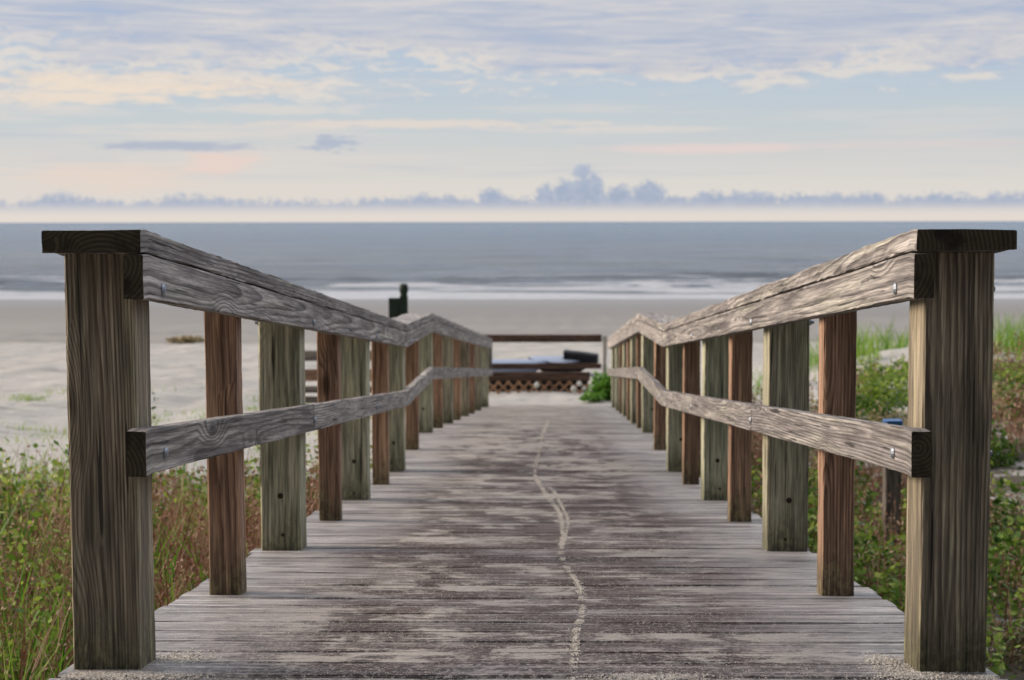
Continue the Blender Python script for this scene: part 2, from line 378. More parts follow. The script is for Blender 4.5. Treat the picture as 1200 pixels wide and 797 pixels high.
SEA_Z = -3.27
def ground(x, y):
    x = np.asarray(x, float); y = np.asarray(y, float)
    z = np.interp(y, [-60, 0, 8, 14, 18, 23, 30, 38.5, 40.5, 93, 140, 400, 90000], [-.6, -.7, -.88, -1.12, -1.3, -1.6, -1.68, -1.80, -1.93, SEA_Z, -4.6, -9, -40])
    w = sstep(x, 1.4, 3.6)*sstep(y, 9, 15)*(1-sstep(y, 25, 32))
    z = z+w*(.50+.16*sstep(x, 3, 7)+.35*(fbm(x*.35, y*.3)-.5)+.22*np.exp(-((x-4.6)/1.0)**2-((y-22.6)/1.6)**2))
    dune = (1-sstep(y, 30, 40))*sstep(np.abs(x), 1.2, 2.5)
    z = z+dune*.28*(fbm(x*.5+9, y*.4+4)-.5)
    beach = sstep(y, 14, 20)*(1-sstep(y, 55, 70))
    z = z+beach*.10*(fbm(x*1.6+3, y*1.2)-.5)+beach*.07*(fbm(x*3.6, y*3.6)-.5)
    return z

def tensor(xs, ys, zf):
    X, Y = np.meshgrid(xs, ys); Z = zf(X, Y); n, m = X.shape
    i = np.arange(n*m).reshape(n, m)
    F = np.stack([i[:-1, :-1], i[:-1, 1:], i[1:, 1:], i[1:, :-1]], -1).reshape(-1, 4)
    return np.stack([X, Y, Z], -1).reshape(-1, 3), F
def spread(lo, hi, step, far_lo, far_hi, k=1.35):
    a = list(np.arange(lo, hi, step)); s = step
    x = a[-1]
    while x < far_hi: s *= k; x += s; a.append(x)
    s = step; x = a[0]; pre = []
    while x > far_lo: s *= k; x -= s; pre.append(x)
    return np.array(pre[::-1]+a)

# ------------------------------------------------------------------ beach
m, t = newmat('beach_sand')
pos = t.n('ShaderNodeNewGeometry').outputs['Position']; px, py, pz = t.xyz(pos)
nlo = t.noise(pos, .35, 4, .6); nmid = t.noise(t.vm('MULTIPLY', pos, (1., 2.2, 1)), 1.6, 5, .65); nfi = t.noise(pos, 38, 3, .6)
dry = t.mix(nmid, (.32, .305, .285), (.47, .455, .435))
tracks = t.ss(t.noise(t.vm('MULTIPLY', pos, (.5, 3.2, 1)), 1, 5, .65), .5, .66)
dry = t.mix(t.m('MULTIPLY', tracks, .5), dry, (.225, .213, .198))
wetn = t.m('ADD', py, t.m('MULTIPLY', t.m('SUBTRACT', t.noise(t.vm('MULTIPLY', pos, (.12, .35, 1)), 1, 4, .6), .5), 5))
wet = t.ss(wetn, 38.8, 41.2)
wetc = t.mix(t.ss(wetn, 42, 75), (.255, .245, .236), (.20, .193, .19))
wetc = t.mix(t.m('MULTIPLY', t.ss(t.noise(t.vm('MULTIPLY', pos, (.03, .4, 1)), 1, 4, .6), .45, .65), .3), wetc, (.17, .162, .156))
line = t.m('MULTIPLY', t.ss(wetn, 38.4, 39.6), t.ss(wetn, 41.5, 40.2))
sc = t.mix(wet, dry, wetc)
sc = t.mix(t.m('MULTIPLY', line, .35), sc, (.13, .115, .10))
sc = t.mix(.25, sc, t.mix(1., sc, t.m('MULTIPLY_ADD', nfi, 1.2, .4), 'MULTIPLY'))
litter = t.m('MULTIPLY', t.ss(t.noise(pos, 2.6, 5, .7), .38, .52), t.ss(t.m('ADD', py, t.m('MULTIPLY', px, -.35)), 15.5, 11))
sc = t.mix(t.m('MULTIPLY', litter, .92), sc, (.055, .042, .026))
vo = t.n('ShaderNodeTexVoronoi', feature='SMOOTH_F1'); t.put(vo.inputs['Vector'], t.vm('ADD', pos, t.vm('MULTIPLY', t.noise(pos, 3, 2, .5, color=True), (.2, .2, 0)))); t.put(vo.inputs['Scale'], 2.6)
dent = t.m('MULTIPLY', t.ss(vo.outputs['Distance'], .42, .12), t.m('MULTIPLY', t.ss(t.noise(pos, .5, 3, .5), .42, .55), t.m('SUBTRACT', 1., wet)))
nmid = t.m('SUBTRACT', nmid, t.m('MULTIPLY', dent, .4))
hh = t.m('ADD', t.m('MULTIPLY', nmid, t.m('SUBTRACT', 1., wet)), t.m('MULTIPLY', nfi, .05))
finish(t, sc, t.ss(wetn, 55, 92, .9, .42), bump(t, hh, .7, .07), .3)
V, F = tensor(spread(-14, 14, .16, -40000, 40000), spread(1.5, 45, .16, -20000, 70000, 1.16), ground)
beach = link('beach', mesh_np('beach', V, F, smooth=True), m); tag(beach, 'pale dry sand and smooth grey wet sand sloping to the surf', 'beach', kind='structure')

# ------------------------------------------------------------------ sea
def sea_z(X, Y):
    fade = sstep(Y, 96, 112)
    z = .10*np.sin(Y*.55+2*fbm(X*.03, Y*.05)*6)*fade*(1-sstep(Y, 500, 900))
    z = z+.10*(fbm(X*.18, Y*.5)-.5)*fade
    for y0, a, sl, sd_, x0, x1 in WAVES:
        win = sstep(X, x0-4, x0+3)*(1-sstep(X, x1-3, x1+4))
        yc = y0+sl*X+1.6*(fbm(X*.07+y0, X*0+y0)-.5)*2
        q = Y-yc
        z = z+win*a*.55*(.65+.6*(fbm(X*.15+y0, X*0+3*y0)))*np.where(q < 0, np.exp(-(q/.75)**2), np.exp(-(q/2.4)**2))
    return SEA_Z+z
WAVES = [(122, .62, 0, 1, -14.5, -11.2), (121, .5, 0, 1, -7.5, -4), (117, .7, .02, 1, -46, -36.5), (112, .65, 0, 1, -36, -30),
         (124, .45, .0, 1, -24, -15), (127, .34, 0, 1, -3, 12), (131, .5, 0, 1, 9, 24), (124, .38, 0, 1, 25, 60), (160, .14, 0, 1, -60, 0), (178, .16, 0, 1, 4, 40), (108, .3, 0, 1, 2, 30), (106, .3, 0, 1, -40, -20)]
xs = spread(-50, 50, .5, -60000, 60000, 1.4); ys = spread(84, 135, .33, 70, 75000, 1.045)
V, F = tensor(xs, ys, sea_z)
X, Y = V[:, 0], V[:, 1]
nn = fbm(X*.10, Y*.45, 5)
foam = (1-sstep(Y, 112, 132))*np.clip(.52+2.6*(nn-.5), 0, 1)
foam = np.maximum(foam, sstep(Y, 91, 93)*(1-sstep(Y, 97, 101))*.95)
for y0, a, sl, sd_, x0, x1 in WAVES[:8]:
    win = sstep(X, x0-8, x0+2)*(1-sstep(X, x1-2, x1+8))
    q = Y-(y0+sl*X+1.6*(fbm(X*.07+y0, X*0+y0)-.5)*2)
    foam = np.maximum(foam, win*np.exp(-((q-2.2)/1.3)**2)*np.clip(.2+1.3*fbm(X*.4, Y*.8), 0, 1)*.9)
    foam = foam*(1-win*np.exp(-((q+.7)/.9)**2)*.95)
streak = sstep(fbm(X*.035+5, Y*.16+3, 5), .62, .75)*(1-sstep(Y, 130, 240))*.35
foam = np.maximum(foam, streak)
m, t = newmat('sea_water')
pos = t.n('ShaderNodeNewGeometry').outputs['Position']; px, py, pz = t.xyz(pos)
fo = t.attr('foam')['Fac']
fn = t.noise(t.vm('MULTIPLY', pos, (.7, 1.6, 1)), 1, 5, .7)
fm = t.ss(t.m('ADD', fo, t.m('MULTIPLY', t.m('SUBTRACT', fn, .5), 1.3)), .22, .56)
w1 = t.noise(t.vm('MULTIPLY', pos, (.28, .9, 1)), 1, 6, .7); w2 = t.noise(t.vm('MULTIPLY', pos, (.05, .16, 1)), 1, 4, .6)
b1 = bump(t, w1, 1., 1.8); b2 = bump(t, w2, .8, 1.6, b1)
tint = t.mix(t.ss(py, 115, 420), (.25, .30, .38), (.13, .235, .385))
tint = t.mix(t.ss(py, 700, 5000), tint, (.006, .10, .22))
w3 = t.noise(t.vm('MULTIPLY', pos, (.07, .55, 1)), 1, 5, .65)  # ripple light and dark painted into the water tint
tint = t.mix(t.m('MULTIPLY', t.ss(w3, .44, .62), .45), tint, (.20, .235, .28))
tint = t.mix(t.m('MULTIPLY', t.ss(w3, .47, .34), .5), tint, (.06, .11, .19))
tint = t.mix(t.m('MULTIPLY', t.ss(w2, .4, .62), .5), tint, (.15, .17, .19))
colr = t.mix(fm, tint, (.70, .73, .80))
finish(t, colr, t.m('MULTIPLY_ADD', fm, .5, .2), b2, .12)
sea = link('sea', mesh_np('sea', V, F, {'foam': foam}, smooth=True), m); tag(sea, 'blue grey sea with low breakers and white surf', 'sea', kind='structure')

# ------------------------------------------------------------------ boardwalk
PROF = [(-5, 0), (3.45, 0), (10.28, -.60), (12.8, -.67), (22.8, -1.546), (23.5, -1.59)]
def dz(y): return float(np.interp(y, [a for a, b in PROF], [b for a, b in PROF]))
def cen(y): return max(0., y-12.8)*.0176
walk = empty('boardwalk'); tag(walk, 'weathered wooden boardwalk with plank deck and post railings ramping down to the beach', 'boardwalk')
dk = Wood(); y = -4.9
while y < 23.45:
    w = random.choice((.138, .14, .142)); yc = y+w/2
    sl = math.atan2(dz(yc+.07)-dz(yc-.07), .14)
    h = .97
    zc = dz(yc)-.019+random.uniform(-.0022, .0012)
    tl = random.uniform(-.0015, .0015)
    i0 = len(dk.V)
    dk.member([(cen(yc)-h+random.uniform(-.014, .010), yc, zc-tl), (cen(yc)+h+random.uniform(-.010, .014), yc, zc+tl)], w, .038, 'x', .0055, .14, .0012)
    for k in range(i0, len(dk.V)):                      # tip each plank to the ramp's slope
        q = dk.V[k]; a = q[1]-yc; b = q[2]-zc
        dk.V[k] = (q[0], yc+a*math.cos(sl)-b*math.sin(sl), zc+a*math.sin(sl)+b*math.cos(sl))
    y += w+random.uniform(.005, .012)
dk.build('decking', M_DECK, walk)
for s in (-.86, 0, .86):
    st = Wood(); st.member([(cen(q)+s, q, dz(q)-.038-.11) for q, _ in PROF], .04, .2, 'y', .003, .4); st.build('stringer', M_OLDWOOD, walk)

def bolt_mesh(sgn, inner):
    """carriage bolt across rail and post: domed head inside, or washer, thread end and hex nut outside"""
    V = []; F = []
    def ringv(x, r, n): i = len(V); V.extend([(x, r*math.cos(6.2832*k/n), r*math.sin(6.2832*k/n)) for k in range(n)]); return i
    def bridge(a, b, n): F.extend([(a+k, a+(k+1) % n, b+(k+1) % n, b+k) for k in range(n)])
    q = -sgn
    if inner: prof, n = [(0, .0125), (.002, .0125), (.006, .0085), (.0075, .001)], 12
    else: prof, n = [(0, .016), (-.002, .016), (-.0021, .011), (-.0125, .011), (-.0126, .006), (-.022, .006), (-.0225, .0005)], 12
    rs = [ringv(q*x, r, n) for x, r in prof]
    for a, b in zip(rs, rs[1:]): bridge(a, b, n)
    return mesh_np('bolt', V, F)

POSTS = [3.5, 4.69, 5.9, 7.06, 8.21, 9.34, 10.44, 11.7, 13.1, 14.2, 15.5, 16.6, 17.9, 19.1, 20.5, 22.4]
HW = .768
for side in (-1, 1):
    for i, py_ in enumerate(POSTS):
        big = i % 2 == 0 or i == len(POSTS)-1
        w = .142 if big else .089
        inn = .808 + (.012 if side > 0 and i > 1 else 0)
        yc = py_+w/2; x = cen(yc)+side*(inn+w/2)
        gz = float(ground(x, yc))-.5
        top = dz(py_)+.914-.0435
        bt = gz if big else dz(yc)-.30
        ln = random.uniform(-.006, .006) if i else side*.004
        po = Wood(); po.foot = dz(yc); po.member([(x-ln*.5, yc, bt), (x+ln, yc, top)], w, w, 'z', .004, .04, .0011, tone=(.12 if i == 0 else random.uniform(.45, .95)) if big else random.uniform(.2, .9))
        p = po.build('post' if big else 'baluster', M_POST if big else M_BAL, walk)
        if big and 2 <= i <= 8:
            for zz, rr in ((.045, .005), (.185, .0085)):
                V_ = [(rr*q*math.cos(6.2832*k/10), -h_, rr*q*math.sin(6.2832*k/10)) for q, h_ in ((1.25, 0), (1.1, .002), (.8, .0022), (.7, .0006), (.02, .0005)) for k in range(10)]
                F_ = [(r_*10+k, r_*10+(k+1) % 10, r_*10+10+(k+1) % 10, r_*10+10+k) for r_ in range(4) for k in range(10)]
                link('bolt_end', mesh_np('bolt_end', V_, F_), M_RUST, p).location = (x+random.uniform(-.012, .012), yc-w/2-.0006, dz(yc)+zz+random.uniform(-.01, .02))
        if big and i < 9:
            for zz in (.800, .455):
                xo = x+side*(w/2+.001)
                link('bolt_head', bolt_mesh(side, True), M_STEEL, p).location = (cen(yc)+side*(HW-.0005), yc, dz(yc)+zz)
                link('bolt_nut', bolt_mesh(side, False), M_STEEL, p).location = (xo, yc, dz(yc)+zz)
# rails: every length of timber its own part
def run(y0, y1): return [y0]+[a for a, _ in PROF if y0 < a < y1]+[y1]
for side in (-1, 1):
    def seg(name, x0, sx, zc, sy, cuts, mat, ch, wob):
        for a, b in zip(cuts, cuts[1:]):
            w_ = Wood(); w_.member([(cen(q)+side*x0, q, dz(q)+zc) for q in run(a+.0015, b-.0015)], sx, sy, 'y', ch, .05, wob)
            w_.build(name, mat, walk)
    # the lean of the near ends: rails run on level ramp line back to their cut ends at 3.4
    seg('cap_rail', HW+.103, .2, .914-.0215, .043, [3.4, 10.28, 12.8, 18.0, 22.8], M_RAIL, .0028, .0022)
    seg('hand_rail', HW+.02, .04, .821, .089, [3.4, 10.28, 12.8, 18.0, 22.8], M_RAIL, .0022, .0009)
    seg('mid_rail', HW+.02, .04, .464, .092, [3.4, 5.97, 10.28, 12.8, 18.0, 22.8], M_RAIL, .0022, .0009)

# ------------------------------------------------------------------ sand lying on the deck
def deck_z(x, y): return np.interp(y, [a for a, b in PROF], [b for a, b in PROF])
def grains(pts, size):
    """small tetrahedral grains"""
    n = len(pts); size = np.asarray(size)
    T = np.array([[1, 1, 1], [1, -1, -1], [-1, 1, -1], [-1, -1, 1]], float)*.6
    A = rng.normal(size=(n, 3, 3)); Q, _ = np.linalg.qr(A)
    V = np.einsum('kj,nij->nki', T, Q)*size[:, None, None]; V[:, :, 2] *= .7
    V = V+pts[:, None, :]
    base = (np.arange(n)*4)[:, None, None]; F = (np.array([[0, 1, 2], [0, 2, 3], [0, 3, 1], [1, 3, 2]])[None]+base).reshape(-1, 3)
    return V.reshape(-1, 3), F
m, t = newmat('loose_sand')
tn = t.attr('tint')['Fac']
finish(t, t.mix(tn, (.50, .455, .41), (.72, .68, .63)), .9, None, .2)
M_GRAIN = m
trail = [(.094, 3.2), (.094, 3.47), (.105, 3.8), (.112, 4.045), (.134, 4.33), (.142, 4.85), (.12, 5.26), (.1, 5.76), (.117, 6.52), (.113, 7.52), (.061, 8.57), (.001, 10.32), (.028, 11.54), (.088, 14.58), (.12, 16.5)]
trail2 = [(.104, 6.04), (.144, 6.89), (.139, 7.52), (.098, 8.88), (.061, 9.2)]
def smooth(pts, k=6):
    p = [np.array(q) for q in pts]; p = [2*p[0]-p[1]]+p+[2*p[-1]-p[-2]]; out = []
    for a, b, c_, d_ in zip(p, p[1:], p[2:], p[3:]):
        for i in range(k):
            f = i/k; out.append(.5*((2*b)+(-a+c_)*f+(2*a-5*b+4*c_-d_)*f*f+(-a+3*b-3*c_+d_)*f**3))
    return [tuple(q) for q in out+[p[-2]]]
P = []; S = []
for tr, dens, wd in ((smooth(trail), 480, .0055), (smooth(trail2), 300, .0038)):
    for (xa, ya), (xb, yb) in zip(tr, tr[1:]):
        L = math.hypot(xb-xa, yb-ya); n = rng.poisson(dens*L*(1.6 if ya > 4.8 else 1.9)*(1 if ya < 9.5 else .5)); q = rng.random(n)
        keep = vnoise(q*L*26+ya*50, q*0+xa*100) > .28; q = q[keep]
        xx = xa+(xb-xa)*q+rng.normal(size=len(q))*wd*(1+.25*(ya > 8)); yy = ya+(yb-ya)*q
        P.append(np.stack([xx, yy], 1)); S.append(rng.uniform(.0012, .0028, len(q))*(1+.05*yy))
for cx_, cy_, rx, ry, n in ((-.83, 3.47, .16, .06, 2600), (-.76, 3.62, .05, .10, 1100), (.80, 3.50, .07, .08, 1300), (.77, 3.64, .04, .07, 500), (.25, 3.44, .12, .03, 1200), (-.9, 3.44, .2, .03, 1200), (.9, 3.44, .2, .02, 600)):
    a = rng.normal(size=(n, 2))*.55
    P.append(np.stack([cx_+a[:, 0]*rx, cy_+a[:, 1]*ry], 1)); S.append(rng.uniform(.0012, .0034, n))
n = 13000
a = np.stack([rng.uniform(-.96, .96, n), 3.2+rng.random(n)**1.6*3.2], 1); a = a[fbm(a[:, 0]*3, a[:, 1]*9) > .50]
P.append(a); S.append(rng.uniform(.0008, .0022, len(a)))
P = np.concatenate(P); S = np.concatenate(S); k_ = np.abs(P[:, 0]) < .955; P = P[k_]; S = S[k_]
P3 = np.concatenate([P, (deck_z(P[:, 0], P[:, 1])+.001)[:, None]], 1)
V, F = grains(P3, S)
sg = link('loose_sand', mesh_np('loose_sand', V, F, {'tint': np.repeat(rng.random(len(P3)), 4)}), M_GRAIN)
tag(sg, 'thin wandering trail and scatter of pale sand grains on the deck boards', 'sand', kind='stuff')

# ------------------------------------------------------------------ plants
class Veg:
    def __init__(s): s.V = []; s.F = []; s.T = []; s.n = 0
    def add(s, V, F, T): s.V.append(V); s.F.append(F+s.n); s.T.append(T); s.n += len(V)
    def blades(s, x, y, z, h, w, lean, tint, bend=1.):
        n = len(x); ang = rng.uniform(0, 6.283, n); la = rng.uniform(0, 6.283, n)
        cx_, sx_ = np.cos(ang), np.sin(ang); lx, ly = np.cos(la)*lean*h, np.sin(la)*lean*h
        V = np.zeros((n, 8, 3))
        for k, f in enumerate((0, .38, .74, 1.)):
            ww = w*(1, .85, .55, .08)[k]/2; q = f**(1.6*bend)
            ox, oy, oz = x+lx*q, y+ly*q, z+h*f*(1-.25*lean*f*bend)
            V[:, 2*k] = np.stack([ox-cx_*ww, oy-sx_*ww, oz], 1); V[:, 2*k+1] = np.stack([ox+cx_*ww, oy+sx_*ww, oz], 1)
        F = np.array([[0, 1, 3, 2], [2, 3, 5, 4], [4, 5, 7, 6]])[None]+(np.arange(n)*8)[:, None, None]
        s.add(V.reshape(-1, 3), F.reshape(-1, 4), np.repeat(tint, 8))
    def leaves(s, P, size, tint, flat=.5, long=1.9):
        n = len(P); a = rng.normal(size=(n, 3)); a[:, 2] *= flat; a /= np.linalg.norm(a, axis=1)[:, None]
        b = rng.normal(size=(n, 3)); b -= a*(a*b).sum(1)[:, None]; b /= np.linalg.norm(b, axis=1)[:, None]
        L = (size*long/2)[:, None]; w = (size/2)[:, None]
        V = np.stack([P-a*L, P+b*w, P+a*L, P-b*w], 1)
        F = np.arange(4)[None]+(np.arange(n)*4)[:, None]
        s.add(V.reshape(-1, 3), F, np.repeat(tint, 4))
    def build(s, name, mat, parent=None):
        return link(name, mesh_np(name, np.concatenate(s.V), np.concatenate(s.F), {'tint': np.clip(np.concatenate(s.T), 0, 1)}), mat, parent)

def region(n, x0, x1, y0, y1, dens):
    x = rng.uniform(x0, x1, n); y = rng.uniform(y0, y1, n)
    k = rng.random(n) < dens(x, y); return x[k], y[k]
EDGE = 1.02
def left_d(x, y):   # thins out into bare sand towards the sea
    return (x < -EDGE)*(1-sstep(y+1.1*(fbm(x*.7, y*.7)-.5)*6, 9.2, 13))
def right_d(x, y):
    patch = sstep(fbm(x*.75+40, y*.6+7), .34, .44)
    return (x > EDGE+.015*y)*patch*(1-sstep(y+2.5*(fbm(x*.8, y*.8)-.5), 17, 20.5))
# green blades
g = Veg()
x, y = region(15000, -6, -EDGE, 4.5, 14, lambda x, y: left_d(x, y)*(.15+.85*sstep(fbm(x*.8, y*.8), .40, .58)))
g.blades(x, y, ground(x, y)-.02, rng.uniform(.2, .52, len(x))*(.75+.5*fbm(x, y))*(1.25-.04*y), rng.uniform(.007, .015, len(x)), rng.uniform(.1, .8, len(x)), rng.random(len(x))*.8+.2*fbm(x*2, y*2))
x, y = region(3000, -3.4, -1.05, 4.4, 7.6, lambda x, y: sstep(fbm(x*2, y*2), .42, .6)*(.25+.75*sstep(x, -1.45, -1.8)))   # lush tuft by the near post
g.blades(x, y, ground(x, y)-.02, rng.uniform(.3, .7, len(x)), rng.uniform(.010, .020, len(x)), rng.uniform(.1, .6, len(x)), rng.random(len(x))*.55)
x, y = region(12000, EDGE, 9, 4, 26, lambda x, y: right_d(x, y)*sstep(fbm(x*1.1+3, y*1.1), .5, .62))
g.blades(x, y, ground(x, y)-.02, rng.uniform(.12, .36, len(x)), rng.uniform(.005, .011, len(x)), rng.uniform(.1, .7, len(x)), rng.random(len(x))*.8)
# sea-grass tussocks on the right dune crest
for cx_, cy_, r, hh, n in ((4.35, 23.2, .35, .62, 150), (4.9, 24, .5, .5, 120), (5.4, 24.4, .5, .52, 140), (4.1, 22.0, .3, .5, 80), (5.2, 21.5, .3, .45, 70), (6.35, 22.6, .55, .66, 260), (6.9, 23, .5, .72, 260), (7.4, 22.6, .6, .7, 260), (3.6, 22.5, .35, .5, 90), (3.0, 21, .3, .45, 80), (2.3, 19.5, .3, .5, 90), (6.2, 20.5, .3, .5, 80)):
    x = cx_+rng.normal(size=n)*r*.6; y = cy_+rng.normal(size=n)*r*.6
    g.blades(x, y, ground(x, y)-.02, rng.uniform(.5, 1., n)*hh, rng.uniform(.010, .018, n), rng.uniform(.1, .8, n), .2+rng.random(n)*.7)
# small sparse tufts on the sand left of the boardwalk
for i in range(46):
    cx_ = rng.uniform(-7.5, -1.6); cy_ = rng.uniform(16, 27); n = int(rng.integers(14, 60)); r = rng.uniform(.06, .28)
    x = cx_+rng.normal(size=n)*r; y = cy_+rng.normal(size=n)*r*.5
    g.blades(x, y, ground(x, y)-.01, rng.uniform(.04, .15, n), rng.uniform(.006, .012, n), rng.uniform(.2, .9, n), .4+rng.random(n)*.6)
go = g.build('dune_grass', M_GRASS); tag(go, 'green dune grass growing on both sides of the boardwalk and in sparse tufts on the sand', 'grass', kind='stuff')

# reddish dry weed stems with seed heads
w = Veg()
def weeds(x, y, hlo, hhi, heads=11):
    n = len(x); z = ground(x, y)-.02; h = rng.uniform(hlo, hhi, n); tn = rng.random(n)
    w.blades(x, y, z, h, rng.uniform(.005, .010, n), rng.uniform(.05, .45, n), tn*.8)
    rep = np.repeat(np.arange(n), heads); q = rng.uniform(.35, 1.05, len(rep))
    P = np.stack([x[rep]+rng.normal(size=len(rep))*.035, y[rep]+rng.normal(size=len(rep))*.035, z[rep]+h[rep]*q], 1)
    w.leaves(P, rng.uniform(.006, .0135, len(rep))*np.clip(y[rep]/8, .5, 1.6), np.clip(tn[rep]*.6+rng.random(len(rep))*.4, 0, 1), 1.6, 2.4)
x, y = region(3600, -6, -EDGE, 4.0, 12.5, lambda x, y: left_d(x, y)*sstep(fbm(x*1.3+20, y*1.1+5), .46, .60))
weeds(x, y, .25, .60, 8)
x, y = region(3000, -2.4, -1.06, 4.6, 9.5, lambda x, y: .15+.85*sstep(fbm(x*2.2+2, y*1.6+5), .40, .56))
weeds(x, y, .28, .66, 9)
x, y = region(700, -3.4, -1.06, 4.6, 10.0, lambda x, y: .2+.8*sstep(fbm(x*2.2+2, y*1.6+5), .40, .56))
w.blades(x, y, ground(x, y)-.02, rng.uniform(.35, .8, len(x)), np.full(len(x), .007), rng.uniform(.1, .5, len(x)), .45+.55*rng.random(len(x)))
x, y = region(15000, EDGE, 9, 6.5, 21, lambda x, y: right_d(x, y)*sstep(fbm(x*.9+60, y*.8+5), .40, .54))
weeds(x, y, .14, .42, 9)
x, y = region(260, -3.6, -1.1, 6, 10.5, lambda x, y: x < -EDGE)
w.blades(x, y, ground(x, y)-.02, rng.uniform(.55, .92, len(x)), np.full(len(x), .005), rng.uniform(.1, .5, len(x)), rng.random(len(x)))
wo = w.build('dry_weeds', M_DRY); tag(wo, 'reddish brown dry weed stems with seed heads beside the boardwalk', 'weeds', kind='stuff')

# low leafy scrub
def scrub(mat, name, label, clumps, leafn, lo, hi, tlo, thi):
    s = Veg()
    for cx_, cy_, r, h in clumps:
        n = int(leafn*(r/.35)**2*min(1, (9/cy_)**1.0)+25)
        a = rng.normal(size=(n, 3)); a /= np.linalg.norm(a, axis=1)[:, None]; a *= (rng.random(n)**.45)[:, None]; a[:, 2] = np.abs(a[:, 2])
        lump = 1+.5*(vnoise(a[:, 0]*3+cx_*9, a[:, 1]*3+cy_*9+a[:, 2]*4)-.5)*2
        P = np.stack([cx_+a[:, 0]*r*lump, cy_+a[:, 1]*r*lump, ground(cx_+a[:, 0]*r, cy_+a[:, 1]*r)+a[:, 2]*h*lump], 1)
        s.leaves(P, rng.uniform(lo, hi, n)*min(1.25, .35+.09*cy_), rng.uniform(tlo, thi)+rng.normal(size=n)*.22, .7)
        k = max(4, n//40); x = cx_+rng.normal(size=k)*r*.4; y = cy_+rng.normal(size=k)*r*.4
        s.blades(x, y, ground(x, y)-.02, np.full(k, h*.9), np.full(k, .006), rng.uniform(.2, .8, k), np.full(k, .1))
    o = s.build(name, mat); tag(o, label, 'scrub', kind='stuff')
cl = []
for i in range(420):
    x, y = rng.uniform(EDGE+.3, 9.5), rng.uniform(4, 23)
    if rng.random() < right_d(np.array(x), np.array(y)) and fbm(x*.6+3, y*.5+2) > .44: cl.append((x, y, rng.uniform(.16, .42), rng.uniform(.14, .36)))
for i in range(260):
    x, y = rng.uniform(-6.5, -EDGE-.3), rng.uniform(4.2, 12.5)
    if rng.random() < left_d(np.array(x), np.array(y)) and fbm(x*.7+13, y*.7+2) > (.52 if x > -2.2 else .36): cl.append((x, y, rng.uniform(.16, .36), rng.uniform(.28, .62)))
for x, y in ((-1.32, 10.2), (-1.4, 11.3), (-1.3, 12.2), (1.5, 6.2), (1.55, 7.4), (1.5, 8.6), (1.6, 9.8), (2.2, 7.0), (2.0, 11), (1.7, 12), (2.4, 8.2), (2.5, 9.4), (2.1, 6.1), (2.7, 6.6), (1.9, 5.4), (2.9, 7.6), (3.1, 8.6), (1.35, 5.2), (1.4, 6.8), (1.4, 8), (-2.3, 6.3), (-1.7, 6.6), (-2.9, 6.9), (-2.1, 7.5), (-3.2, 8), (-2.6, 8.6), (-3.4, 7.2)): cl.append((x, y, .34, .48 if x < 0 else .34))
scrub(M_LEAF, 'green_scrub', 'low leafy green scrub along both edges of the boardwalk', cl, 620, .014, .030, .2, .95)
cl = []
for i in range(800):
    x, y = rng.uniform(EDGE+.35, 9.5), rng.uniform(6, 21)
    if rng.random() < right_d(np.array(x), np.array(y)) and fbm(x*.6+3, y*.5+2) < .56: cl.append((x, y, rng.uniform(.18, .42), rng.uniform(.14, .30)))
scrub(M_OLIVE, 'olive_scrub', 'dull olive and straw coloured scrub over the dune on the right', cl, 760, .010, .020, .1, .9)
f = Veg(); x, y = region(420, -5, -2.2, 5, 10, lambda x, y: left_d(x, y)*(fbm(x*.7+13, y*.7+2) > .46))
f.leaves(np.stack([x, y, ground(x, y)+rng.uniform(.3, .62, len(x))], 1), rng.uniform(.01, .02, len(x)), rng.random(len(x)), 1, 1.2)
tag(f.build('yellow_flowers', M_FLOWER), 'tiny yellow flowers dotted through the scrub on the left', 'flowers', kind='stuff')

# single plants: the bright bush at the foot of the ramp, and the weed clump on the beach
def bush(name, cx_, cy_, r, h, n, mat, label, cat, size):
    z0 = float(ground(cx_, cy_)); root = empty(name, (cx_, cy_, z0)); tag(root, label, cat)
    s = Veg(); a = rng.normal(size=(n, 3)); a /= np.linalg.norm(a, axis=1)[:, None]; a *= (rng.random(n)**.5)[:, None]; a[:, 2] = np.abs(a[:, 2])
    lump = .8+.6*vnoise(a[:, 0]*3.5+9, a[:, 1]*3.5+a[:, 2]*5)
    s.leaves(np.stack([a[:, 0]*r*lump, a[:, 1]*r*lump, a[:, 2]*h*lump+.02], 1), rng.uniform(*size, n), .35+.5*a[:, 2]+rng.normal(size=n)*.18, .7)
    s.build('foliage', mat, root)
    for _ in range(5):
        s = Veg(); s.blades(rng.normal(size=1)*.04, rng.normal(size=1)*.04, np.full(1, -.03), np.full(1, h*.85), np.full(1, .012), rng.uniform(.2, .7, 1), np.full(1, .2)); s.build('stem', M_DRY, root)
bush('bush', .98, 24.3, .23, .37, 1300, M_BUSHLEAF, 'bright green leafy bush at the foot of the ramp beside the right railing', 'bush', (.03, .055))
bush('bush', .78, 23.9, .17, .1, 260, M_BUSHLEAF, 'small flat green plant creeping on the sand in front of the bright bush', 'plant', (.03, .05))
bush('weed_clump', -8.05, 39.0, .42, .12, 420, M_OLIVE, 'dark low clump of weed on the edge of the beach berm', 'plant', (.03, .07))

